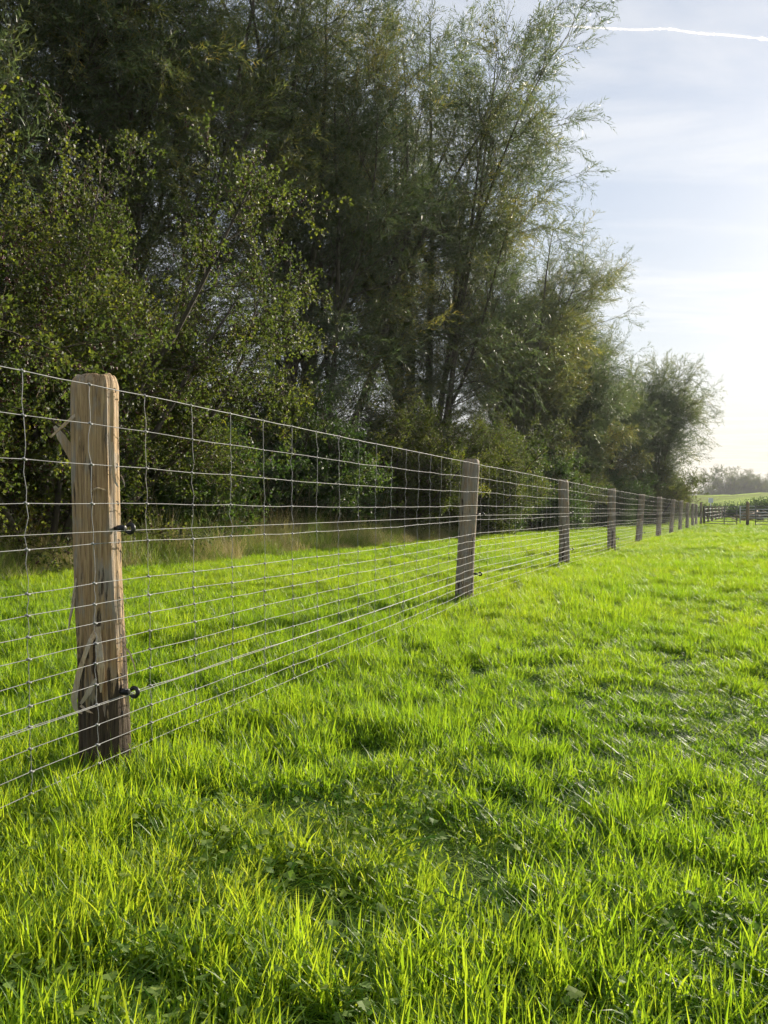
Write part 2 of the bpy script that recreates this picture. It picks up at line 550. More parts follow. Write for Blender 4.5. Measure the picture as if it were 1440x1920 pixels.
def points_mesh(name, P, rot, scl, idx, tone, mats=()):
    me = bpy.data.meshes.new(name)
    n = len(P)
    me.vertices.add(n)
    me.vertices.foreach_set('co', np.asarray(P, np.float32).ravel())
    at = me.attributes.new('rot', 'FLOAT_VECTOR', 'POINT'); at.data.foreach_set('vector', np.asarray(rot, np.float32).ravel())
    at = me.attributes.new('scl', 'FLOAT_VECTOR', 'POINT'); at.data.foreach_set('vector', np.asarray(scl, np.float32).ravel())
    at = me.attributes.new('idx', 'INT', 'POINT'); at.data.foreach_set('value', np.asarray(idx, np.int32))
    at = me.attributes.new('tone', 'FLOAT', 'POINT'); at.data.foreach_set('value', np.asarray(tone, np.float32))
    for m in mats: me.materials.append(m)
    me.update()
    return me


def scatter(o, group):
    md = o.modifiers.new('scatter', 'NODES')
    md.node_group = group
    return o


def aim(D):
    """Euler angles that turn local Z onto the directions D (local +X then points down-slope)"""
    D = D / (np.linalg.norm(D, axis=1)[:, None] + 1e-9)
    return np.stack([np.zeros(len(D)), np.arccos(np.clip(D[:, 2], -1, 1)), np.arctan2(D[:, 1], D[:, 0])], 1)


def proto(name, acc, mats):
    return bpy.data.objects.new(name, acc.mesh(name, mats))


# ------------------------------------------------------------------ grass
def blade(acc, x, y, az, L, w, lean, curl, tint, seg=4, roll=None):
    """one tapering grass blade, bending over towards az"""
    t = np.linspace(0, 1, seg + 1)
    th = lean + curl * t                       # angle from vertical along the blade
    ds = L / seg
    hx = np.concatenate([[0], np.cumsum(np.sin(th[:-1]) * ds)])
    hz = np.concatenate([[0], np.cumsum(np.cos(th[:-1]) * ds)])
    ca, sa = math.cos(az), math.sin(az)
    tw = az + math.pi / 2 + (roll if roll is not None else 0)
    wx, wy = math.cos(tw), math.sin(tw)
    ww = w * np.array([0.75, 1.0, 0.9, 0.62, 0.0][:seg + 1] if seg == 4 else np.linspace(1, 0, seg + 1)) / 2
    C = np.stack([x + hx * ca, y + hx * sa, hz], 1)
    V = []
    for i in range(seg):
        V.append(C[i] + (wx * ww[i], wy * ww[i], 0)); V.append(C[i] - (wx * ww[i], wy * ww[i], 0))
    V.append(C[seg])
    F = [(2 * i, 2 * i + 1, 2 * i + 3, 2 * i + 2) for i in range(seg - 1)] + [(2 * seg - 2, 2 * seg - 1, 2 * seg)]
    acc.add(V, F, 0, tint)


def grass_patch(name, n, rad, lmin, lmax, w, bend, seed):
    """a round sod: blades thin out at the rim, lush and thin spots inside"""
    a = Acc()
    k = 0
    while k < n:
        r = rad * math.sqrt(random.random()); q = random.uniform(0, 2 * math.pi)
        if random.random() < ((r / rad) - 0.72) / 0.28 * 0.8: continue
        x, y = r * math.cos(q), r * math.sin(q)
        lush = fbm(x, y, 0.17, seed, 2)
        if lush < -0.10 and random.random() < 0.7: continue
        k += 1
        f = min(1.55, max(0.35, 0.92 + 1.2 * lush))
        L = random.uniform(lmin, lmax) * f * (1 if random.random() > 0.10 else 1.3)
        lean = random.uniform(0.02, 0.55); curl = random.uniform(0.0, 0.9)
        az = random.uniform(0, 6.283)
        if random.random() < bend * (1.6 - f) * 2: lean, curl, L = random.uniform(0.45, 1.0), random.uniform(0.6, 1.4), L * 1.2
        tn = random.betavariate(1.2, 1.35) * 0.88
        if random.random() < 0.035: tn = random.uniform(0.93, 1.0)
        blade(a, x, y, az, L, w * random.uniform(0.65, 1.25), lean, curl, tn, 4, random.uniform(-0.8, 0.8))
    return proto(name, a, [M['grass']])


gp = [grass_patch('grass_patch', 2900, 0.32, 0.034, 0.088, 0.0038, b, k + 1.0) for k, b in enumerate((0.22, 0.28, 0.22, 0.32, 0.5, 0.6))]
grass_group = scatter_group('grass_scatter', gp)


TRODDEN = [(0.04, 2.13, 0.30), (0.40, 1.85, 0.22), (1.09, 2.74, 0.22), (1.55, 3.84, 0.35), (0.83, 4.6, 0.40), (-0.47, 2.0, 0.25), (-0.05, 1.5, 0.30), (-0.58, 1.25, 0.30), (0.9, 1.5, 0.2), (2.6, 6.2, 0.5), (2.0, 5.2, 0.3)]


def turf_height(x, y):
    """lush and grazed patches"""
    h = 0.92 + 0.40 * fbm(x, y, 0.9, 2.0, 2) + 0.26 * fbm(x, y, 3.5, 3.0, 2)
    for cx_, cy_, r_ in TRODDEN:
        h -= 0.30 * math.exp(-((x - cx_) ** 2 + (y - cy_) ** 2) / (r_ * r_))
    return min(1.4, max(0.38, h))


P, S, I, T = [], [], [], []
def emit_grass(y0, y1, step, sc, marg):
    """sods on a jittered grid inside the strip in view (and a margin)"""
    wmax = y1 * 0.56 + marg
    for y_ in np.arange(y0, y1, step):
        for x_ in np.arange(-wmax, wmax, step):
            x, y = x_ + rng.uniform(-.3, .3) * step, y_ + rng.uniform(-.3, .3) * step
            if abs(x) > max(0.0, y) * 0.56 + marg or x < hedge_x(y) - 0.1: continue
            h = turf_height(x, y)
            P.append((x, y, ground_z(x, y) - 0.004))
            S.append((sc, sc, h))
            I.append(rng.integers(0, 4) if h > 0.68 or rng.random() < 0.3 else 4 + rng.integers(0, 2))
            T.append(min(1, max(0, 0.42 + 0.32 * fbm(x, y, 1.6, 6.0) + 0.22 * fbm(x, y, 9, 7.0) + rng.normal(0, 0.07))))
emit_grass(-1.2, 6.0, 0.36, 1.0, 1.6)
emit_grass(6.0, 12.0, 0.44, 1.15, 2.0)
emit_grass(12.0, 26.0, 0.66, 1.6, 2.0)
emit_grass(26.0, 72.0, 1.2, 2.8, 3.0)
n = len(P)
rot = np.zeros((n, 3)); rot[:, 2] = rng.uniform(0, 6.283, n); rot[:, 0] = rng.normal(0, 0.02, n); rot[:, 1] = rng.normal(0, 0.02, n)
g = link('grass', points_mesh('grass', P, rot, S, I, T, [M['grass']]))
scatter(g, grass_group)
tag(g, 'short bright green pasture grass covering the whole field', 'grass', kind='stuff')
print('grass patches', n)

# broad-leaved weeds low in the turf (lobed leaves on short stalks)
def lobed_leaf(a, base, tip_dir, size, up, tint):
    """three-lobed toothed leaf, slightly cupped"""
    d = np.asarray(tip_dir, float); d /= np.linalg.norm(d)
    u = np.asarray(up, float); u -= d * np.dot(u, d); u /= np.linalg.norm(u)
    s = np.cross(d, u)
    out = [(0, 0), (-0.25, 0.05), (-0.62, 0.22), (-0.52, 0.45), (-0.68, 0.62), (-0.33, 0.58), (-0.30, 0.82), (-0.12, 0.80), (0, 1.0),
           (0.12, 0.80), (0.30, 0.82), (0.33, 0.58), (0.68, 0.62), (0.52, 0.45), (0.62, 0.22), (0.25, 0.05)]
    V = [np.asarray(base) + size * (s * x + d * y + u * (0.22 * abs(x) - 0.12 * y * y)) for x, y in out]
    c = np.asarray(base) + size * (d * 0.42)
    V.append(c)
    k = len(out)
    a.add(V, [(i, (i + 1) % k, k) for i in range(k)], 0, tint)


def weed_clump(name):
    a = Acc()
    for i in range(9):
        az = random.uniform(0, 6.283); r = random.uniform(0.02, 0.13); h = random.uniform(0.02, 0.065)
        tip = np.array([r * math.cos(az), r * math.sin(az), h])
        a.tube([(0.2 * tip[0], 0.2 * tip[1], 0), (0.7 * tip[0], 0.7 * tip[1], 0.7 * h), tip], 0.0011, 3, 0, 0.6)
        d = (math.cos(az), math.sin(az), random.uniform(-0.35, 0.25))
        lobed_leaf(a, tip, d, random.uniform(0.010, 0.020), (random.uniform(-.3, .3), random.uniform(-.3, .3), 1), random.random())
    return proto(name, a, [M['weed']])


wp = [weed_clump('weed_clump') for _ in range(5)]
P, S, I, T = [], [], [], []
for cxw, cyw, rw, nw in [(-0.62, 1.45, 0.35, 30), (-0.30, 1.55, 0.40, 34), (-0.75, 2.0, 0.35, 20), (0.15, 2.05, 0.35, 26), (-0.1, 1.3, 0.4, 18), (0.75, 4.6, 0.5, 18),
                         (1.0, 1.6, 0.5, 12), (-0.2, 3.0, 0.5, 10), (0.75, 3.3, 0.3, 8), (1.55, 3.0, 0.4, 8), (-0.75, 3.0, 0.4, 8), (0.6, 1.45, 0.4, 10)]:
    for k in range(int(nw * 0.7)):
        x, y = rng.normal(cxw, rw * 0.6), rng.normal(cyw, rw * 0.6)
        P.append((x, y, ground_z(x, y) + 0.005)); s = rng.uniform(0.8, 1.35); S.append((s, s, s)); I.append(rng.integers(0, 5)); T.append(rng.random())
n = len(P); rot = np.zeros((n, 3)); rot[:, 2] = rng.uniform(0, 6.283, n)
g = link('ground_cover_weeds', points_mesh('weeds', P, rot, S, I, T, [M['weed']]))
scatter(g, scatter_group('weed_scatter', wp))
tag(g, 'low lobed weed leaves growing among the foreground grass', 'weeds', kind='stuff')

# long rough grass and dead stems along the foot of the hedge
def rough_patch(name, n, dry):
    a = Acc()
    for i in range(n):
        r = 0.40 * math.sqrt(random.random()); q = random.uniform(0, 6.283)
        L = random.uniform(0.20, 0.62) * (1.1 - 0.5 * r / 0.4)
        tn = random.uniform(0.6, 1.0) if random.random() < dry else random.uniform(0, 0.42)
        blade(a, r * math.cos(q), r * math.sin(q), random.uniform(0, 6.283), L, random.uniform(0.003, 0.006), random.uniform(0.05, 0.6), random.uniform(0.1, 1.5), tn, 4, random.uniform(-1, 1))
    for i in range(int(14 * dry)):
        az = random.uniform(0, 6.283); le = random.uniform(0.1, 0.7); h = random.uniform(0.4, 0.95); x0, y0 = random.uniform(-.3, .3), random.uniform(-.3, .3)
        a.tube([(x0, y0, 0), (x0 + le * .4 * h * math.cos(az), y0 + le * .4 * h * math.sin(az), h * .55), (x0 + le * h * math.cos(az), y0 + le * h * math.sin(az), h * .95)], [0.003, 0.0025, 0.001], 3, 0, 0.9)
    return proto(name, a, [M['rough_grass']])


rp = [rough_patch('rough_patch', 520, d) for d in (0.25, 0.45, 0.7, 0.15)]
P, S, I, T = [], [], [], []
for y_ in np.arange(5.5, 56, 0.46):
    for k in range(5):
        y = y_ + rng.uniform(-.2, .2)
        off = (-0.75, -0.25, 0.22, 0.66, 1.10)[k] + rng.uniform(-.2, .2) + 0.35 * fbm(0, y, 2.5, 8)
        if k >= 3 and rng.random() < (0.12, 0.35)[k - 3]: continue
        x = hedge_x(y) + off
        s = rng.uniform(0.7, 1.3) * (1.5, 1.6, 1.45, 1.1, 0.65)[k]
        w_ = min(1.0, s + .2)
        P.append((x, y, ground_z(x, y))); S.append((w_, w_, s)); I.append(rng.integers(0, 4) if k < 3 else 3 * rng.integers(0, 2)); T.append(rng.random())
n = len(P); rot = np.zeros((n, 3)); rot[:, 2] = rng.uniform(0, 6.283, n)
g = link('rough_verge_grass', points_mesh('rough_grass', P, rot, S, I, T, [M['rough_grass']]))
scatter(g, scatter_group('rough_scatter', rp))
tag(g, 'long tangled half-dry grass along the foot of the trees', 'long grass', kind='stuff')


# ------------------------------------------------------------------ trees
def unit(v):
    return v / (np.linalg.norm(v) + 1e-9)


def grow(p, d, L, n, up, wander):
    """a limb: polyline from p along d, curving by `up` towards the zenith (negative: drooping)"""
    pts = [np.array(p, float)]; d = unit(np.array(d, float)); ds = [d]
    for i in range(n):
        d = unit(d + np.array([0, 0, up / n]) + rng.normal(0, wander, 3) / math.sqrt(n))
        pts.append(pts[-1] + d * L / n); ds.append(d)
    return np.array(pts), np.array(ds)


def at(pts, ds, t):
    f = t * (len(pts) - 1); i = min(int(f), len(pts) - 2); u = f - i
    return pts[i] * (1 - u) + pts[i + 1] * u, unit(ds[i] * (1 - u) + ds[i + 1] * u)


def side_dir(d, ang, az):
    ref = np.array([0, 0, 1.0]) if abs(d[2]) < 0.9 else np.array([1.0, 0, 0])
    u = unit(np.cross(d, ref)); w = np.cross(d, u)
    return unit(d * math.cos(ang) + (u * math.cos(az) + w * math.sin(az)) * math.sin(ang))


def leaft(a, p, d, L, w, tint, mat=1):
    d = unit(np.asarray(d, float)); s = unit(np.cross(d, rng.normal(0, 1, 3))); p = np.asarray(p)
    a.add([p - s * w * .42 + d * L * .12, p + s * w * .42 + d * L * .12, p + d * L], [(0, 1, 2)], mat, tint)


def leafq(a, p, d, L, w, tint, mat=1, nrm=None):
    d = unit(np.asarray(d, float))
    r = rng.normal(0, 1, 3) if nrm is None else np.asarray(nrm) + rng.normal(0, 0.5, 3)
    s = unit(np.cross(d, r)); u = np.cross(s, d)
    p = np.asarray(p)
    a.add([p, p + d * L * 0.45 + s * w / 2 + u * w * .18, p + d * L - u * L * .10, p + d * L * 0.45 - s * w / 2 + u * w * .18], [(0, 1, 2, 3)], mat, tint)


def ribbon(a, q, w):
    s_ = unit(rng.normal(0, 1, 3)) * w / 2
    n = len(q)
    a.add([p + s_ * k * (1 - 0.6 * i / (n - 1)) for i, p in enumerate(q) for k in (-1, 1)], [(2 * i, 2 * i + 1, 2 * i + 3, 2 * i + 2) for i in range(n - 1)], 0, 0.5)


def leaf_mesh(name, sprays, P, D, sc, idx, tone):
    """all leafy shoots of one crown as one mesh of small quads"""
    ang = aim(D)
    Vs, Fs, Ms, Ts, Os, base = [], [], [], [], [], 0
    for k, (a, mats) in enumerate(sprays):
        sel = np.where(idx == k)[0]
        if not len(sel): continue
        V = np.concatenate(a.v); m = len(sel)
        cb, sb, cc, sc_ = np.cos(ang[sel, 1]), np.sin(ang[sel, 1]), np.cos(ang[sel, 2]), np.sin(ang[sel, 2])
        Z = np.zeros(m)
        Rm = np.stack([np.stack([cc * cb, -sc_, cc * sb], 1), np.stack([sc_ * cb, cc, sc_ * sb], 1), np.stack([-sb, Z, cb], 1)], 1)
        W = np.einsum('mij,vj->mvi', Rm, V) * sc[sel][:, None, None] + P[sel][:, None, :]
        Vs.append(W.reshape(-1, 3))
        for nv in (3, 4):
            ids = [q for q, f in enumerate(a.f) if len(f) == nv]
            if not ids: continue
            F = np.array([a.f[q] for q in ids])
            Fs.append((F[None] + (np.arange(m) * len(V))[:, None, None] + base).reshape(-1, nv))
            Ms.append(np.tile(np.array(a.m)[ids], m))
        Ts.append(np.tile(np.concatenate(a.t), m)); Os.append(np.repeat(tone[sel], len(V)))
        base += m * len(V)
    V, Mi = np.concatenate(Vs).astype(np.float32), np.concatenate(Ms)
    L = np.concatenate([f.ravel() for f in Fs]).astype(np.int32); C = np.concatenate([np.full(len(f), f.shape[1]) for f in Fs]).astype(np.int32)
    me = bpy.data.meshes.new(name)
    me.vertices.add(len(V)); me.vertices.foreach_set('co', V.ravel())
    me.loops.add(len(L)); me.loops.foreach_set('vertex_index', L)
    me.polygons.add(len(C)); me.polygons.foreach_set('loop_start', np.concatenate([[0], np.cumsum(C)[:-1]]).astype(np.int32))
    me.polygons.foreach_set('material_index', Mi.astype(np.int32))
    for nm, arr in (('tint', Ts), ('tone', Os)):
        at_ = me.attributes.new(nm, 'FLOAT', 'POINT'); at_.data.foreach_set('value', np.concatenate(arr).astype(np.float32))
    for q in sprays[0][1]: me.materials.append(q)
    me.update(calc_edges=True)
    print('LEAF MESH', name, 'sprays', len(P), 'tris', int((C - 2).sum()))
    return me


def willow_spray(name, leaves_scale=1.0):
    a = Acc()
    pts, ds = grow((0, 0, 0), (0, 0, 1), 0.95, 5, 0, 0.22)
    pts[:, 0] += 0.18 * (np.linspace(0, 1, 6) ** 2)
    a.tube(pts[[0, 2, 4, 5]], [0.0045, 0.0033, 0.002, 0.0012], 3, 0, 0.5, False)
    lines = [(pts, ds, 15)]
    for k in range(6):
        p, d = at(pts, ds, 0.12 + 0.13 * k)
        q, e = grow(p, side_dir(d, random.uniform(0.4, 0.9), random.uniform(0, 6.28)) + np.array([0.12, 0, 0]), random.uniform(0.28, 0.5), 3, 0, 0.15)
        q[:, 0] += 0.08 * (np.linspace(0, 1, 4) ** 2)
        ribbon(a, q[[0, 1, 3]], 0.0032)
        lines.append((q, e, 10))
    for q, e, n in lines:
        for i in range(n):
            p, d = at(q, e, (i + 0.6) / (n + 0.4))
            dd = side_dir(d, random.uniform(0.3, 0.95), random.uniform(0, 6.28)) + np.array([0.25, 0, 0])
            leaft(a, p, dd, random.uniform(0.10, 0.165) * leaves_scale, random.uniform(0.017, 0.027) * leaves_scale, random.betavariate(2, 2))
    return a, [M['twig'], M['willow']]


def shrub_spray(name, leafm, L0, W0, L=0.42, n=38, berries=0):
    a = Acc()
    pts, ds = grow((0, 0, 0), (0, 0, 1), L, 4, 0, 0.35)
    a.tube(pts[[0, 2, 4]], [0.005, 0.003, 0.0015], 3, 0, 0.5, False)
    lines = [(pts, ds)]
    for k in range(5):
        p, d = at(pts, ds, 0.15 + 0.16 * k)
        q, e = grow(p, side_dir(d, random.uniform(0.6, 1.1), random.uniform(0, 6.28)), random.uniform(0.12, 0.24), 2, 0, 0.3)
        ribbon(a, q[[0, 2]], 0.004)
        lines.append((q, e))
    for i in range(n):
        q, e = lines[random.randrange(len(lines))]
        p, d = at(q, e, random.uniform(0.1, 1.0))
        leafq(a, p, side_dir(d, random.uniform(0.5, 1.3), random.uniform(0, 6.28)), random.uniform(0.7, 1.2) * L0, random.uniform(0.7, 1.2) * W0, random.betavariate(2, 2), 1)
    for i in range(berries):
        q, e = lines[1 + random.randrange(len(lines) - 1)]
        p, d = at(q, e, random.uniform(0.3, 1.0))
        for k in range(3):
            c = p + rng.normal(0, 0.014, 3); r = random.uniform(0.006, 0.009)
            a.box(c, (r * 1.6, r * 1.6, r * 1.6), 2, 0.5, np.linalg.qr(rng.normal(0, 1, (3, 3)))[0])
    return a, [M['twig'], leafm, M['berry']]


willow_group = ([willow_spray('willow_spray') for _ in range(8)])
haw_group = ([shrub_spray('hawthorn_spray', M['hawthorn'], 0.042, 0.034, berries=(4 if k < 3 else 0)) for k in range(7)])
dog_group = ([shrub_spray('dogwood_spray', M['dogwood'], 0.062, 0.036, 0.5, 40) for _ in range(6)])


def willow(seed, H, stems, spread, lean, low=0.16):
    """many-stemmed willow: stems fan from one stool, whippy upswept branches, leafy shoots on everything"""
    global rng
    rng = np.random.default_rng(seed); random.seed(seed)
    w = Acc(); P, D = [], []
    axes = []
    for s in range(stems):
        az = 2 * math.pi * (s + random.uniform(-.3, .3)) / stems
        tilt = lean * random.uniform(0.2, 1.15)
        d0 = np.array([math.cos(az) * math.sin(tilt), math.sin(az) * math.sin(tilt), math.cos(tilt)])
        Ls = H * random.uniform(0.72, 1.04)
        st, sd = grow((0.35 * math.cos(az), 0.35 * math.sin(az), -0.15), d0, Ls, 12, 0.42, 0.16)
        r0 = random.uniform(0.075, 0.13) * H / 14
        axes.append((st, sd, Ls, r0, az, low))
        for k in range(random.choice((1, 2, 2))):
            t = random.uniform(0.28, 0.62)
            p, d = at(st, sd, t)
            az2 = az + random.uniform(-1.3, 1.3)
            e = unit(d + 0.42 * np.array([math.cos(az2), math.sin(az2), 0.0]))
            Lf = Ls * (1 - t) * random.uniform(0.75, 0.98)
            fp, fd = grow(p, e, Lf, 8, 0.30, 0.18)
            axes.append((fp, fd, Lf, r0 * (1 - t) ** 0.8 * 0.85, az2, 0.10))
    for st, sd, Ls, r0, az, lo in axes:
        m_ = len(st)
        w.tube(st, r0 * (1 - np.linspace(0, 1, m_)) ** 0.8 + 0.007, 7, 0, 0.5, False)
        nb = int(1.75 * Ls)
        for b in range(nb):
            t = lo + (0.99 - lo) * ((b + random.random()) / nb) ** 1.05
            p, d = at(st, sd, t)
            hz = p[2] / H
            L = spread * random.uniform(0.5, 1.1) * (0.42 + 0.75 * math.sin(math.pi * min(1, 0.22 + 0.66 * hz)) ** 0.8)
            e = side_dir(d, random.uniform(0.5, 1.05), random.uniform(0, 6.283))
            e = unit(e + 0.35 * np.array([math.cos(az), math.sin(az), 0]))
            bp, bd = grow(p, e, L, 6, random.uniform(-0.25, 0.65) if hz > 0.3 else random.uniform(-0.6, 0.3), 0.32)
            rb = 0.009 + 0.010 * L / spread * (1 - t * .5)
            w.tube(bp, np.linspace(rb, 0.004, 7), 4, 0, 0.5, False)
            for k in range(int(L * 2.35) + 2):
                u = random.uniform(0.16, 1.0)
                q, f = at(bp, bd, u)
                g = side_dir(f, random.uniform(0.25, 0.95), random.uniform(0, 6.283))
                if u < 0.85 and random.random() < 0.5:
                    Lb = random.uniform(0.4, 0.9)
                    cp, cd = grow(q, g, Lb, 3, -0.1, 0.3)
                    w.tube(cp, np.linspace(0.006, 0.003, 4), 3, 0, 0.5, False)
                    for uu in (0.5, 1.0):
                        q2, f2 = at(cp, cd, uu)
                        P.append(q2); D.append(side_dir(f2, random.uniform(0.0, 0.7), random.uniform(0, 6.283)))
                else:
                    P.append(q); D.append(g)
            P.append(bp[-1]); D.append(bd[-1])
        for k in range(int(Ls * 1.6) if m_ > 9 else int(Ls * 0.6)):   # short shoots straight from the stems
            q, f = at(st, sd, random.uniform(0.10, 0.75))
            P.append(q); D.append(side_dir(f, random.uniform(0.5, 1.3), random.uniform(0, 6.283)))
        for k in range(9):
            q, f = at(st, sd, random.uniform(0.72, 1.0))
            P.append(q); D.append(side_dir(f, random.uniform(0.1, 0.7), random.uniform(0, 6.283)))
    P, D = np.array(P), np.array(D)
    D[:, 2] -= 0.12
    n = len(P)
    sc = rng.uniform(0.75, 1.2, n)
    tone = np.array([(0.58 if seed == 13 else 0.46) + 0.6 * fbm(p[0], p[1] + p[2] * 0.8, 2.6, seed % 13) for p in P]) + rng.normal(0, 0.08, n)
    print('willow', seed, 'sprays', n)
    return (w.mesh('willow_trunk', [M['willow_bark']], True),
            leaf_mesh('willow_crown', willow_group, P, D, sc, rng.integers(0, 8, n), np.clip(tone, 0, 1)))


def shrub(seed, H, Rr, stems, group, nvar, dens=1.0, open_=0.0, overhang=0.35):
    """thicket: crossing stems from the ground, twigs out to a lumpy outline, leaves down to the grass"""
    global rng
    rng = np.random.default_rng(seed); random.seed(seed)
    w = Acc(); P, D = [], []
    for s in range(stems):
        az = 2 * math.pi * (s + random.uniform(-.4, .4)) / stems
        tilt = random.uniform(0.08, 0.75)
        d0 = np.array([math.cos(az) * math.sin(tilt), math.sin(az) * math.sin(tilt), math.cos(tilt)])
        Ls = min(H / max(0.35, math.cos(tilt)) * 0.92, math.hypot(H, Rr)) * random.uniform(0.7, 1.0)
        st, sd = grow((0.25 * math.cos(az), 0.25 * math.sin(az), -0.1), d0, Ls, 8, 0.25, 0.35)
        w.tube(st, random.uniform(0.025, 0.05) * (1 - np.linspace(0, 1, 9)) ** 0.7 * H / 4 + 0.006, 6, 0, 0.5, False)
        for b in range(int(5.0 * Ls)):
            t = 0.10 + 0.9 * random.random()
            p, d = at(st, sd, t)
            e = side_dir(d, random.uniform(0.6, 1.3), random.uniform(0, 6.283))
            L = Rr * random.uniform(0.25, 0.62)
            bp, bd = grow(p, e, L, 4, random.uniform(-0.5, 0.4), 0.4)
            if bp[-1][2] < 0.15: continue
            w.tube(bp, np.linspace(0.010, 0.003, 5), 3, 0, 0.5, False)
            for k in range(int(L * 9 * dens) + 2):
                q, f = at(bp, bd, random.uniform(0.15, 1))
                P.append(q); D.append(side_dir(f, random.uniform(0.3, 1.2), random.uniform(0, 6.283)))
    # leafy outer shell, broken into lumps
    lumps = []
    for k in range(int(9 + 3 * H)):
        az, z = random.uniform(0, 6.283), random.uniform(0.08, 0.95)
        rr = Rr * (0.80 * math.sqrt(max(0.0, 1 - (z - 0.30) ** 2 / 0.56)) + 0.08)
        lumps.append((np.array([rr * math.cos(az), rr * math.sin(az), z * H]) * random.uniform(0.75, 1.0), random.uniform(0.45, 0.85) * (0.5 + 0.18 * Rr)))
    for c, lr in lumps:
        for k in range(int(95 * dens * lr * lr * 2.2)):
            o = unit(rng.normal(0, 1, 3)); o[2] *= 0.75
            p = c + o * lr * random.uniform(0.35, 1.0)
            if p[2] < 0.12: continue
            P.append(p); D.append(unit(o + 0.5 * unit(np.array([c[0], c[1], 0.2])) + rng.normal(0, 0.4, 3)))
    P, D = np.array(P), np.array(D)
    n = len(P)
    sc = rng.uniform(0.7, 1.2, n)
    tone = np.array([0.40 + 0.62 * fbm(p[0], p[1] + p[2], 1.1, seed % 11) for p in P]) + rng.normal(0, 0.08, n)
    print('shrub', seed, 'sprays', n)
    return (w.mesh('shrub_stems', [M['shrub_bark']], True),
            leaf_mesh('shrub_crown', group, P, D, sc, rng.integers(0, nvar, n), np.clip(tone, 0, 1)))


def plant(name, kit, loc, rz, scale, label, cat, group, trunk='trunk'):
    e = empty(name, (loc[0], loc[1], ground_z(loc[0], loc[1])), rz, scale)
    tag(e, label, cat, group)
    link(trunk, kit[0], e)
    link('crown', kit[1], e)
    return e


wk = [willow(11, 16.5, 9, 2.7, 0.27, 0.10), willow(12, 15.5, 9, 2.7, 0.21, 0.08), willow(13, 14.5, 9, 2.7, 0.19, 0.05), willow(14, 9.0, 11, 2.0, 0.17, 0.02)]
WG = 'willows in the row behind the fence'
for k, x, y, rz, s, lab in [
    (1, -7.6, 13.2, 0.3, 0.98, 'tall thin-stemmed willow at the picture edge, rising behind the berry-bearing hawthorn'),
    (2, -5.6, 17.0, 2.1, 1.02, 'willow with silvery green hanging shoots, second in the row from the near post'),
    (0, -2.1, 22.3, 4.0, 1.05, 'big willow with dark fanned trunks showing in the middle of the row'),
    (1, 1.3, 27.0, 5.2, 1.15, 'tall feathery willow behind the second fence post, outlined against the sky'),
    (2, 5.3, 31.8, 0.9, 0.86, 'yellowing full-crowned willow bulging furthest towards the bright sky'),
    (0, 7.6, 37.5, 1.7, 0.74, 'willow mostly hidden behind the yellowing willow, farther along the row'),
    (3, 8.9, 37.2, 1.1, (0.85, 0.85, 1.12), 'half-height willow filling the gap in front of the yellowing willow'),
    (3, 11.7, 42.5, 0.4, (0.85, 0.85, 0.92), 'lower rounded willow in the dip between the tall row and the last willow'),
    (3, 16.7, 48.2, 4.4, (1.0, 1.0, 1.10), 'last smaller willow where the row ends above the metal gate'),
]:
    plant('willow_tree', wk[k], (x, y), rz, s, lab, 'tree', WG)

hk = [shrub(21, 6.2, 2.5, 13, haw_group, 7, 0.95), shrub(22, 4.2, 2.1, 11, haw_group, 7, 1.05)]
dk = [shrub(23, 3.4, 1.9, 11, dog_group, 6, 0.9), shrub(24, 2.9, 1.7, 10, dog_group, 6, 0.9)]
plant('hawthorn_bush', hk[0], (-4.75, 10.6), 0.6, 1.0, 'tall hawthorn bush with dark red berries reaching over the wire beside the near post', 'bush', None)
plant('hawthorn_bush', hk[1], (-7.3, 9.6), 2.2, 1.15, 'dark hawthorn bush at the picture edge, lower than the berry-bearing one', 'bush', None)
SG = 'green shrubs under the willows'
for k, x, y, rz, s, lab in [
    (dk[1], -4.4, 14.2, 0.2, 1.0, 'shadowed shrub in the dark gap just past the near hawthorn'),
    (dk[0], -2.1, 18.4, 1.5, 1.08, 'dark green shrub below the fanned willow trunks'),
    (hk[1], 0.3, 21.6, 2.5, 0.86, 'broad shrub halfway between the fanned trunks and the second fence post'),
    (hk[1], 2.6, 24.6, 0.9, 0.92, 'sunlit shrub seen directly behind the second fence post'),
    (dk[0], 4.0, 27.4, 3.5, 0.95, 'shrub between the second and third fence posts, low over the grass'),
    (dk[1], 6.0, 31.2, 4.4, 1.05, 'leafy shrub rising right behind the third fence post'),
    (hk[1], 8.2, 35.2, 5.1, 0.85, 'shrub at the foot of the yellowing willow'),
    (dk[0], 10.6, 39.6, 0.4, 1.0, 'dark shrub behind the fourth fence post'),
    (dk[1], 13.2, 44.0, 2.0, 1.15, 'low shrub in front of the last willow'),
    (hk[1], 18.3, 51.0, 1.2, 0.85, 'small bush closing the row beside the white sign'),
    (hk[1], 16.6, 47.2, 2.0, 0.86, 'broad bush growing round the foot of the last willow'),
]:
    plant('green_shrub', k, (x, y), rz, s, lab, 'shrub', SG)
for k, x, y, rz, s in [(hk[0], -9.5, 15.5, 1.0, 0.8), (dk[0], -7.2, 18.0, 2.0, 1.3), (hk[1], -5.2, 21.5, 0.5, 1.1), (dk[0], -4.2, 25.6, 3.3, 1.3), (hk[1], -1.6, 27.5, 4.2, 1.1),
                       (dk[0], 0.6, 31.5, 5.2, 1.3), (hk[1], 3.4, 36.0, 0.7, 1.1), (dk[0], 7.5, 42.0, 1.8, 1.2)]:
    plant('hedge_thicket', k, (x, y), rz, s, 'dense dark thicket filling the shade behind the willow trunks', 'shrub', 'thickets behind the willow trunks')

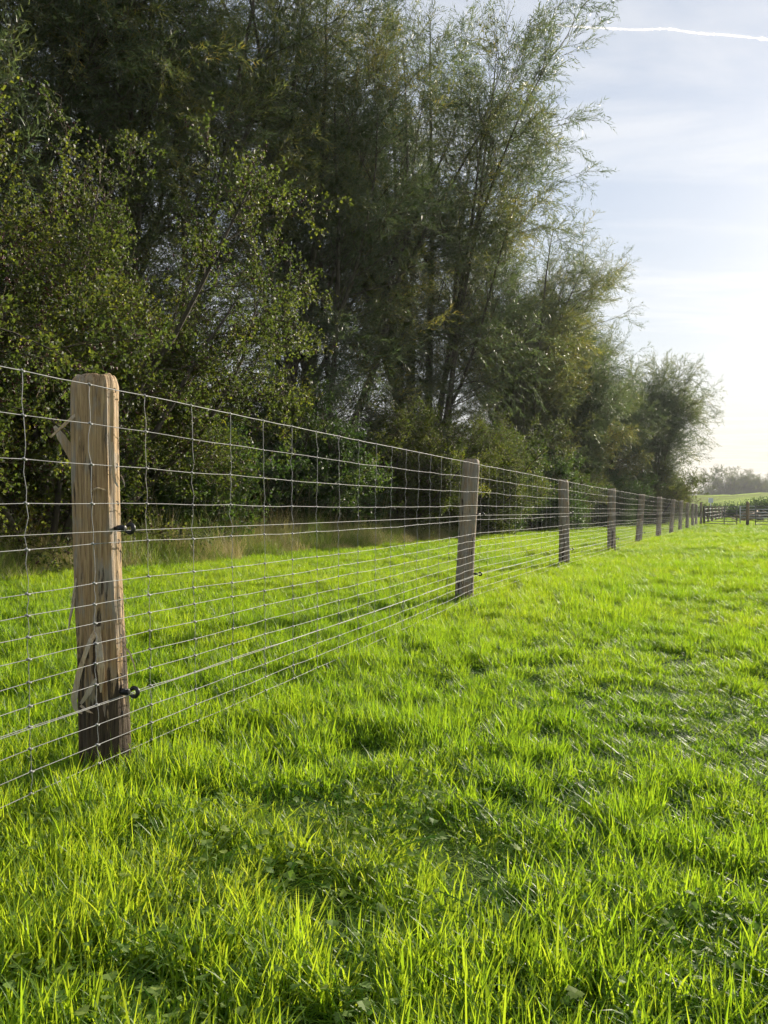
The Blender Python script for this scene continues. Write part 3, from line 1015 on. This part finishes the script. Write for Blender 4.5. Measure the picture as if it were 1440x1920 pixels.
# ------------------------------------------------------------------ the fence
rng = np.random.default_rng(5); random.seed(5)
POSTS = [(-2.55, -1.75, 0, 0), (-0.893, 2.44, -0.024, 0.0), (0.70, 6.67, 0.052, 0.0), (2.555, 10.9, -0.008, 0), (4.47, 15.1, 0.01, 0), (6.39, 19.3, 0.10, 0), (8.40, 23.5, 0.03, 0),
         (10.35, 27.7, 0.09, 0), (12.3, 31.9, 0.05, 0), (14.24, 36.1, 0.03, 0), (16.2, 40.3, 0.0, 0), (18.0, 44.3, 0.02, 0), (19.15, 46.4, 0.0, 0)]
ROWS = [1.165, 1.048, 0.928, 0.811, 0.690, 0.571, 0.509, 0.453, 0.392, 0.332, 0.270, 0.212, 0.150, 0.091, 0.034]
fence = empty('wire_mesh_fence', (POSTS[1][0], POSTS[1][1], 0.0))
tag(fence, 'galvanised sheep-netting fence on round wooden posts running across the pasture', 'fence')
FL = Vector((POSTS[1][0], POSTS[1][1], 0))


def fbase(x, y):
    return -0.007 * min(max(0, y - 8.0), 40.0)


def perp(i):
    a = POSTS[max(0, i - 1)]; b = POSTS[min(len(POSTS) - 1, i + 1)]
    d = Vector((b[0] - a[0], b[1] - a[1])).normalized()
    return Vector((d.y, -d.x)), d


def post_mesh(seed, H, rad, detail, lean):
    r = random.Random(seed)
    ns, nz = (96, 150) if detail else (28, 34)
    ph = [r.uniform(0, 6.28) for _ in range(8)]
    r_tilt = (r.uniform(-.12, .12), r.uniform(-.12, .12))
    V = []
    z0 = -0.25
    for j in range(nz + 1):
        u = j / nz
        z = z0 + (H - z0) * u
        bx = lean * max(0, z) / H + 0.006 * math.sin(z * 3.1 + ph[0]); by = 0.006 * math.sin(z * 2.3 + ph[1])
        for i in range(ns):
            th = 2 * math.pi * i / ns
            c, s = math.cos(th), math.sin(th)
            rr = rad * (1.0 + 0.02 * math.cos(2 * th + ph[2] + z * .6) + 0.012 * math.cos(3 * th + ph[3]) + 0.010 * math.sin(5 * th + ph[4] + z))
            rr *= 1.0 - 0.03 * u + (0.05 * math.exp(-((z - 0.0) / 0.22) ** 2))
            rr += rad * 0.05 * mnoise.fractal(Vector((c * 3.2 + seed, s * 3.2, z * 0.9)), 0.7, 2.0, 4)
            if detail:
                # split fibres and lifted strips: long narrow ridges
                gsh = mnoise.fractal(Vector((c * 15 + 3.1, s * 15, z * 0.75)), 0.6, 2.0, 3)
                rr += rad * 0.06 * gsh
                crack = mnoise.noise(Vector((c * 8.5 + 12.3, s * 8.5 + 5.0, z * 0.40)))
                rr -= rad * 0.20 * max(0.0, 1 - abs(crack) * 13) * (0.55 + 0.45 * mnoise.noise(Vector((z * 2.1, th, 5.0))))
                st_ = mnoise.noise(Vector((c * 3.5 + 9, s * 3.5 + 2, z * 1.1)))
                rr += rad * 0.022 * (1 if st_ > 0.12 else 0)
            zz = z
            if u > 0.975: rr *= 1.0 - 0.10 * ((u - 0.975) / 0.025) ** 2
            if u > 0.9: zz += (u - 0.9) * 10 * (r_tilt[0] * c + r_tilt[1] * s) * rad
            if u > 0.985: zz += 0.012 * mnoise.noise(Vector((c * 2.5, s * 2.5, seed)))
            V.append((bx + rr * c, by + rr * s, zz))
    F = [(j * ns + i, j * ns + (i + 1) % ns, (j + 1) * ns + (i + 1) % ns, (j + 1) * ns + i) for j in range(nz) for i in range(ns)]
    top = nz * ns
    V2 = np.array(V)
    ring = V2[top:top + ns]
    cen = ring.mean(0)
    V += [tuple(cen + (q - cen) * 0.93 + np.array([0, 0, 0.006])) for q in ring] + [tuple(cen + np.array([0, 0, 0.007]))]
    k = len(V) - 1
    F += [(top + i, top + (i + 1) % ns, top + ns + (i + 1) % ns, top + ns + i) for i in range(ns)]
    F += [(top + ns + i, top + ns + (i + 1) % ns, k) for i in range(ns)]
    a = Acc(); a.add(V, F)
    return a.mesh('post', [M['fresh_wood'] if detail else M['old_wood']], True)


def strip(name, pts, widths, nrm, thick, parent, mat):
    """a torn sliver of wood: a thin tapering slab following pts"""
    P = np.array(pts, float); nrm = unit(np.array(nrm, float))
    # resample smoothly
    tt = np.linspace(0, len(P) - 1, (len(P) - 1) * 4 + 1)
    Q = np.array([[np.interp(q, range(len(P)), P[:, k]) for k in range(3)] for q in tt])
    Q[1:-1] = (Q[:-2] + 2 * Q[1:-1] + Q[2:]) / 4
    wd = 0.72 * np.interp(tt, range(len(widths)), widths)
    T = np.gradient(Q, axis=0); T /= np.linalg.norm(T, axis=1)[:, None]
    S = np.cross(T, nrm); S /= np.linalg.norm(S, axis=1)[:, None] + 1e-9
    Nn = np.cross(S, T)
    V = []
    for i in range(len(Q)):
        w = wd[i] / 2 * random.uniform(0.85, 1.15)
        for sx, sn in ((-1, -1), (1, -1), (1, 1), (-1, 1)):
            V.append(Q[i] + S[i] * w * sx + Nn[i] * thick / 2 * sn)
    n = len(Q)
    F = [(i * 4 + j, i * 4 + (j + 1) % 4, (i + 1) * 4 + (j + 1) % 4, (i + 1) * 4 + j) for i in range(n - 1) for j in range(4)] + [(3, 2, 1, 0), tuple((n - 1) * 4 + j for j in range(4))]
    a = Acc(); a.add(V, F)
    return link(name, a.mesh(name, [mat]), parent)


# black screw-in hook insulator, pointing along local +X from the wood surface
ia = Acc()
ia.tube([(-0.02, 0, 0), (0.004, 0, 0), (0.006, 0, 0), (0.020, 0, 0)], [0.006, 0.006, 0.0105, 0.0105], 10)
for k in range(4):
    xx = 0.0215 + 0.004 * k
    ia.tube([(xx - 0.0015, 0, 0), (xx, 0, 0), (xx + 0.0015, 0, 0)], [0.008, 0.0105, 0.008], 10)
angs = np.linspace(R(215), R(215 + 300), 19)
ia.tube([(0.053 + 0.0135 * math.cos(q), 0, 0.0135 * math.sin(q)) for q in angs], [0.0066] * 17 + [0.006, 0.004], 8)
ins_mesh = ia.mesh('insulator', [M['plastic']], True)
sa = Acc()
sa.tube([(0, -0.006, -0.002), (0.004, -0.006, 0), (0.005, 0, 0), (0.004, 0.006, 0), (0, 0.006, 0.002)], 0.0016, 5)
staple_mesh = sa.mesh('staple', [M['staple']])

pm_cache = {}
for i, (px, py, ln, _) in enumerate(POSTS):
    near = i == 1
    h = {1: 1.205, 2: 1.200, 3: 1.195, 12: 1.30}.get(i, 1.19 + random.uniform(-0.015, 0.02))
    rad = {1: 0.073, 2: 0.077}.get(i, random.uniform(0.068, 0.080))
    me = post_mesh(40 + i, h, rad, near, ln)
    o = link('post', me, fence, Vector((px, py, fbase(px, py))) - FL)
    if near: o['label'] = 'pale torn-barked post with hanging wood slivers'
    nrm, d = perp(i)
    ang = math.atan2(nrm.y, nrm.x)
    if i < 11:
        for zz in (0.732, 0.222):
            q = link('insulator', ins_mesh, o, (nrm.x * (rad - 0.003) + ln * zz / h, nrm.y * (rad - 0.003), zz + random.uniform(-.004, .004)))
            q.rotation_euler = (random.uniform(-.15, .15), random.uniform(-.06, .06), ang + random.uniform(-.08, .08))
    if i in (1, 2):
        for k, zz in enumerate(ROWS):
            if k % 2 == 0 or k in (3, 9):
                q = link('staple', staple_mesh, o, (nrm.x * (rad + 0.002) + ln * zz / h, nrm.y * (rad + 0.002), zz))
                q.rotation_euler = (R(90 + random.uniform(-25, 25)), 0, ang)
    if near:
        post1 = o
# slivers on the near post (coordinates relative to its foot; x to the picture's right, -y towards the viewer)
fw = M['split_wood']
strip('sliver', [(-0.055, -0.060, 1.090), (-0.085, -0.080, 1.055), (-0.130, -0.085, 1.012)], [0.010, 0.014, 0.008], (0.2, -1, 0.3), 0.003, post1, fw)
strip('sliver', [(-0.060, -0.01, 0.900), (-0.085, -0.02, 0.960), (-0.120, -0.03, 1.020), (-0.140, -0.03, 1.052)], [0.050, 0.042, 0.034, 0.012], (0.2, -1, 0.1), 0.006, post1, fw)
strip('sliver', [(-0.030, -0.066, 1.045), (-0.052, -0.070, 1.000), (-0.050, -0.072, 0.970)], [0.006, 0.006, 0.003], (0.2, -1, 0.1), 0.002, post1, fw)
strip('sliver', [(0.030, -0.066, 0.852), (0.016, -0.090, 0.858), (-0.002, -0.096, 0.846)], [0.016, 0.012, 0.004], (0.1, -0.3, 1), 0.003, post1, fw)
strip('sliver', [(0.008, -0.072, 0.425), (-0.012, -0.098, 0.372), (-0.035, -0.112, 0.290), (-0.050, -0.110, 0.215), (-0.046, -0.104, 0.180), (-0.028, -0.100, 0.168)], [0.020, 0.017, 0.020, 0.024, 0.014, 0.004], (0.1, -1, 0.1), 0.004, post1, fw)
strip('sliver', [(0.012, -0.074, 0.430), (0.018, -0.086, 0.360), (0.028, -0.090, 0.280), (0.024, -0.088, 0.230)], [0.020, 0.030, 0.030, 0.006], (0.3, -1, 0.0), 0.004, post1, fw)
strip('sliver', [(-0.038, -0.086, 0.195), (-0.012, -0.094, 0.230), (0.010, -0.088, 0.272)], [0.012, 0.024, 0.010], (0.2, -1, 0.2), 0.004, post1, fw)
strip('sliver', [(0.068, -0.020, 0.362), (0.092, -0.03, 0.345), (0.108, -0.035, 0.310), (0.114, -0.035, 0.280)], [0.010, 0.008, 0.007, 0.004], (0.3, -1, 0.2), 0.002, post1, fw)
strip('sliver', [(0.070, -0.02, 0.240), (0.085, -0.03, 0.205), (0.092, -0.03, 0.165)], [0.008, 0.014, 0.008], (0.3, -1, 0.2), 0.003, post1, fw)
strip('sliver', [(-0.070, -0.02, 0.56), (-0.080, -0.03, 0.51), (-0.092, -0.03, 0.455), (-0.098, -0.03, 0.415)], [0.016, 0.018, 0.012, 0.003], (-0.5, -1, 0.1), 0.003, post1, fw)
strip('sliver', [(-0.066, -0.03, 0.60), (-0.074, -0.04, 0.55), (-0.082, -0.045, 0.50)], [0.012, 0.010, 0.003], (-0.5, -1, 0.1), 0.002, post1, fw)
strip('sliver', [(0.050, -0.060, 1.000), (0.054, -0.064, 0.93), (0.060, -0.066, 0.88), (0.072, -0.066, 0.86)], [0.008, 0.012, 0.010, 0.003], (0.6, -1, 0.1), 0.003, post1, fw)
strip('sliver', [(0.068, -0.03, 0.90), (0.080, -0.04, 0.88), (0.085, -0.045, 0.862)], [0.005, 0.005, 0.002], (0.6, -1, 0.1), 0.002, post1, fw)
strip('sliver', [(-0.045, -0.070, 0.185), (-0.02, -0.082, 0.172), (0.0, -0.088, 0.166)], [0.010, 0.010, 0.003], (0.1, -1, 0.6), 0.003, post1, fw)

# netting: stations along the fence every 25 cm
stations = []
for i in range(len(POSTS) - 1):
    a0, b0 = POSTS[i], POSTS[i + 1]
    nA, _ = perp(i); nB, _ = perp(i + 1)
    A = np.array([a0[0] + nA.x * 0.091, a0[1] + nA.y * 0.091]); B = np.array([b0[0] + nB.x * 0.091, b0[1] + nB.y * 0.091])
    ns = int(round(np.linalg.norm(B - A) / 0.251))
    for k in range(ns):
        u = (k + 0.5) / ns
        q = A * (1 - u) + B * u
        ua = a0[2] * (1 - u) + b0[2] * u
        stations.append((q[0], q[1], fbase(*q), ua * (0.5 if i > 1 else 1), u, i))
b0 = POSTS[-1]
stations.append((b0[0] + 0.08, b0[1] - 0.03, fbase(b0[0], b0[1]), 0, 0, 12))
row_jit = np.zeros((len(stations), len(ROWS), 3))
for si, s in enumerate(stations):
    amp = 0.0018 if 0.06 < s[4] < 0.94 else 0.001
    row_jit[si, :, 2] = rng.normal(0, amp, len(ROWS)) - 0.014 * math.sin(math.pi * s[4])
    row_jit[si, :, 0] = rng.normal(0, amp * 0.6, len(ROWS)); row_jit[si, :, 1] = rng.normal(0, amp * 0.6, len(ROWS))
    row_jit[si, 0, 2] *= 0.4


def knot(si, ri):
    s = stations[si]; z = ROWS[ri]
    return np.array([s[0] - FL.x + s[3] * z / 1.2, s[1] - FL.y, s[2] + z]) + row_jit[si, ri]


for ri in range(len(ROWS)):
    pts = []
    for si in range(len(stations)):
        k0 = knot(si, ri)
        pts.append(k0)
        if si < len(stations) - 1 and stations[si][5] < 3:     # little crimp between knots
            k1 = knot(si + 1, ri)
            pts.append((k0 * 0.5 + k1 * 0.5) + np.array([0, 0, rng.normal(-0.0006, 0.0009)]))
    a = Acc()
    a.tube(pts, 0.0016 if ri == 0 else 0.00115, 6)
    o = link('line_wire', a.mesh('line_wire', [M['wire']], True), fence)
for si, s in enumerate(stations[:-1]):
    close = s[5] < 3
    pts = []
    bow = rng.normal(0, 0.010)
    for ri in range(len(ROWS)):
        k0 = knot(si, ri)
        pts.append(k0)
        if close and ri < len(ROWS) - 1:
            k1 = knot(si, ri + 1)
            off = 0.0055 if ri < 5 else 0.003
            for u in (0.3, 0.7):
                pts.append(k0 * (1 - u) + k1 * u + np.array([np.clip(rng.normal(0, off), -1.3 * off, 1.3 * off), rng.normal(0, off) * .5, 0]) * (1 if ri % 2 else .6))
    a = Acc()
    a.tube(pts, 0.00098, 5 if close else 4)
    if close:
        for ri in range(len(ROWS)):
            c = knot(si, ri)
            a.tube([c + (-0.0035, -0.0055, 0.0), c + (-.001, -.002, 0.0025), c + (.001, .002, -0.0025), c + (0.0035, 0.0055, 0.0)], 0.0034, 6)
    link('stay_wire', a.mesh('stay_wire', [M['wire']], True), fence)
# the two plain electric wires held in the insulators
for zz in (0.732, 0.222):
    pts = []
    for i, (px, py, ln, _) in enumerate(POSTS[:12]):
        nrm, d = perp(i)
        r0 = {1: 0.073, 2: 0.077}.get(i, 0.074)
        q = np.array([px + nrm.x * (r0 + 0.050) + ln * zz / 1.2, py + nrm.y * (r0 + 0.050), fbase(px, py) + zz - 0.006])
        if pts:
            for u in (0.25, 0.5, 0.75):
                mid = pts_last * (1 - u) + q * u
                mid[2] -= 0.004 * math.sin(math.pi * u)
                pts.append(mid)
        pts.append(q); pts_last = q
    a = Acc()
    a.tube(np.array(pts) - np.array(FL), 0.0012, 6)
    o = link('electric_wire', a.mesh('electric_wire', [M['bright_wire']], True), fence)

# ------------------------------------------------------------------ yard at the end of the field
def hurdle(A, B, H, rails, uprights, mat, label, rr=0.019, group=None):
    A, B = np.array(A, float), np.array(B, float)
    z0 = ground_z(A[0], A[1]) + 0.04
    e = empty('metal_hurdle', (A[0], A[1], z0))
    tag(e, label, 'gate', group)
    D = np.array([B[0] - A[0], B[1] - A[1], 0])
    for z in rails:
        a = Acc(); a.tube([np.array([0, 0, z * H]), D + np.array([0, 0, z * H])], rr, 8)
        link('rail', a.mesh('rail', [mat], True), e)
    for u in uprights:
        a = Acc(); a.tube([D * u + np.array([0.0, 0, -0.1]), D * u + np.array([0.0, 0, H + 0.012])], rr * 1.25, 8)
        link('upright', a.mesh('upright', [mat], True), e)
    return e


RL = [0.07, 0.2, 0.33, 0.47, 0.63, 0.80, 0.985]
hurdle((19.28, 46.2), (20.05, 43.6), 1.08, RL, (0.01, 0.62, 0.99), M['dark_steel'], 'dark tubular metal hurdle between the fence corner and the lone wooden post')
hurdle((20.58, 42.6), (23.3, 41.3), 1.08, RL, (0.01, 0.34, 0.68, 0.99), M['dark_steel'], 'dark tubular metal hurdle at the picture edge, past the lone wooden post')
hurdle((21.9, 47.3), (25.2, 46.6), 1.12, [0.35, 0.5, 0.66, 0.82, 0.985], (0.01, 0.5, 0.99), M['pale_steel'], 'bright galvanised hurdle gleaming behind the dark one at the picture edge', 0.026)
me = post_mesh(77, 1.36, 0.085, False, 0.0)
o = link('gate_post', me, None, (20.36, 43.0, ground_z(20.36, 43.0)))
me.materials[0] = M['fresh_wood']
tag(o, 'lone brown wooden gate post standing taller than the metal hurdles', 'post')

# second fence running on beyond the corner
f2 = empty('far_wire_fence', (20.0, 48.0, ground_z(20, 48)))
tag(f2, 'distant post and wire fence running on behind the metal hurdles', 'fence')
prev = None
pts2 = [(20.0 + 0.46 * (d - 48) + 0.02 * (d - 48) ** 1.2, d) for d in np.linspace(48, 92, 12)]
pmesh = post_mesh(78, 1.18, 0.075, False, 0.02)
for (x, y) in pts2:
    o = link('post', pmesh, f2, (x - 20.0, y - 48.0, 0)); o.rotation_euler = (0, 0, random.uniform(0, 6))
for z in (0.25, 0.5, 0.75, 1.0, 1.14):
    a = Acc(); a.tube([(x - 20.0, y - 48.0, z) for x, y in pts2], 0.004, 4)
    link('line_wire', a.mesh('line_wire', [M['wire']]), f2)

# sign on a pole
e = empty('roadside_sign', (25.6, 60.2, ground_z(25.6, 60.2)))
tag(e, 'small white sign on a thin pole beside the end of the trees', 'sign')
a = Acc(); a.tube([(0, 0, -0.2), (0, 0, 1.75)], 0.03, 8); link('pole', a.mesh('sign_pole', [M['pale_steel']], True), e)
a = Acc(); a.box((0, -0.045, 1.62), (0.36, 0.02, 0.36)); link('panel', a.mesh('sign_panel', [M['sign']]), e)

# heap of cut branches behind the hurdles
e = empty('branch_heap', (27.6, 58.0, ground_z(27.6, 58.0)))
tag(e, 'heap of pale cut branches lying behind the metal hurdles', 'branch pile')
bmat = plain('cut_branch_wood', (0.28, 0.21, 0.14), 0.8, 0, 0.2, 0.4, 5)
for k in range(46):
    az = rng.uniform(0, 6.283); L = rng.uniform(0.7, 2.0); c = np.array([rng.normal(0, 0.8), rng.normal(0, 0.5), abs(rng.normal(0.28, 0.22))])
    d = np.array([math.cos(az), math.sin(az), rng.normal(0, 0.22)])
    pts = [c - d * L / 2, c + rng.normal(0, 0.05, 3), c + d * L / 2]
    for q in pts: q[2] = max(q[2], 0.03)
    a = Acc(); a.tube(pts, [0.05, 0.045, 0.025], 6)
    link('branch', a.mesh('branch', [bmat], True), e)

# bramble hedge in front of the dyke and copse behind it
rng = np.random.default_rng(31)
P, D = [], []
for k in range(2600):
    x = rng.uniform(30, 66); y = 76 + 0.06 * (x - 30) + rng.normal(0, 0.9)
    z = rng.random() ** 0.7 * (1.35 + 0.5 * fbm(x, 0, 3.0, 3.0)) * (0.35 + 0.65 * sstep(30, 42, x))
    P.append((x, y, ground_z(x, y) + z)); D.append(unit(rng.normal(0, 1, 3) + np.array([0, 0, 0.5])))
P, D = np.array(P), np.array(D); n = len(P)
P -= np.array([30, 76, 0])
hl = link('bramble_hedge', leaf_mesh('bramble_hedge', dog_group, P, D, np.full(n, 1.9), rng.integers(0, 6, n), rng.random(n) * 0.25), None, (30, 76, 0))
tag(hl, 'dark low bramble hedge at the foot of the green dyke', 'hedge')
CG = 'trees of the distant copse'
for k, x, y, rz, s, lab in [
    (hk[0], 134.5, 300, 0.2, (2.55, 2.55, 2.85), 'tallest round-headed tree of the distant copse above the dyke'),
    (dk[0], 129.0, 304, 1.2, (2.5, 2.5, 2.6), 'small hazy tree at the near end of the distant copse, beside the willow row'),
    (hk[1], 140.5, 303, 2.2, (2.5, 2.5, 3.4), 'distant copse tree directly beside the tallest round-headed one'),
    (hk[0], 145.0, 306, 3.2, (1.9, 1.9, 2.2), 'middle tree of the distant copse, lower than its neighbours'),
    (hk[1], 150.0, 302, 4.2, (2.4, 2.4, 3.2), 'second last distant copse tree before the picture edge'),
    (hk[0], 156.0, 305, 5.2, (1.8, 1.8, 2.0), 'last distant copse tree, cut by the picture edge'),
]:
    plant('copse_tree', k, (x, y), rz, s, lab, 'tree', CG)

# ------------------------------------------------------------------ contrail
rng = np.random.default_rng(3)
def sky_pt(px, py, d):
    v = Vector(((px - 720) / 1440, 1.0, (950 - py) / 1440)); return v * d
cm, t, out = material('ice_cloud')
p = N(t, 'ShaderNodeBsdfDiffuse'); p.inputs[0].default_value = (0.95, 0.95, 0.95, 1)
tr = N(t, 'ShaderNodeBsdfTranslucent'); tr.inputs[0].default_value = (0.95, 0.95, 0.95, 1)
tp = N(t, 'ShaderNodeBsdfTransparent')
m1 = N(t, 'ShaderNodeMixShader', i_0=0.5); t.links.new(p.outputs[0], m1.inputs[1]); t.links.new(tr.outputs[0], m1.inputs[2])
lw = N(t, 'ShaderNodeLayerWeight', i_Blend=0.5)
tcn = N(t, 'ShaderNodeTexCoord'); nn = N(t, 'ShaderNodeTexNoise', i_Scale=0.02, i_Detail=6.0, i_Roughness=0.7)
t.links.new(tcn.outputs['Object'], nn.inputs['Vector'])
ad = N(t, 'ShaderNodeMath', operation='MULTIPLY_ADD', i_1=0.8, use_clamp=True); t.links.new(nn.outputs['Fac'], ad.inputs[0]); t.links.new(lw.outputs['Facing'], ad.inputs[2])
rr_ = ramp(t, [(0.32, g3(0.45)), (0.95, g3(1.0))]); t.links.new(ad.outputs[0], rr_.inputs[0])
m2 = N(t, 'ShaderNodeMixShader'); t.links.new(rr_.outputs[0], m2.inputs[0]); t.links.new(m1.outputs[0], m2.inputs[1]); t.links.new(tp.outputs[0], m2.inputs[2])
t.links.new(m2.outputs[0], out.inputs[0])
path = [(1020, 47), (1060, 53), (1130, 57), (1200, 60), (1250, 57), (1300, 66), (1360, 69), (1440, 78), (1560, 92), (1760, 120)]
pp = np.array([np.array(sky_pt(x, y, 9000)) for x, y in path])
tt = np.linspace(0, len(pp) - 1, 420)
Q = np.array([[np.interp(q, range(len(pp)), pp[:, k]) for k in range(3)] for q in tt])
for _ in range(160): Q[1:-1] = (Q[:-2] + 2 * Q[1:-1] + Q[2:]) / 4
wv = np.array([mnoise.fractal(Vector((q * 1.7, 0, 0)), 0.6, 2, 4) for q in tt])
Q[:, 2] += 3 * wv
rad = (11 + 11 * np.linspace(0, 1, len(tt)) ** 0.5) * (0.95 + 0.9 * np.array([mnoise.fractal(Vector((q * 5.5, 3, 0)), 0.6, 2, 4) for q in tt])) * np.clip(np.linspace(0, 9, len(tt)), 0.1, 1)
a = Acc(); a.tube(Q - Q[0], np.clip(rad, 3, 60), 10)
o = link('contrail', a.mesh('contrail', [cm], True), None, Q[0])
tag(o, 'thin white aircraft vapour trail crossing the upper sky', 'contrail', kind='stuff')

# ------------------------------------------------------------------ haze: one even box of air round camera and scene
hm, t, out = material('thin_haze')
pv = N(t, 'ShaderNodeVolumePrincipled')
pv.inputs['Color'].default_value = (0.86, 0.90, 0.96, 1)
pv.inputs['Density'].default_value = 0.00032
pv.inputs['Anisotropy'].default_value = 0.35
t.links.new(pv.outputs[0], out.inputs['Volume'])
a = Acc(); a.box((0, 900, 10.0), (3100, 3500, 26.0))
o = link('haze', a.mesh('haze', [hm]))
tag(o, 'thin pale autumn haze over the whole pasture', 'haze', kind='stuff')
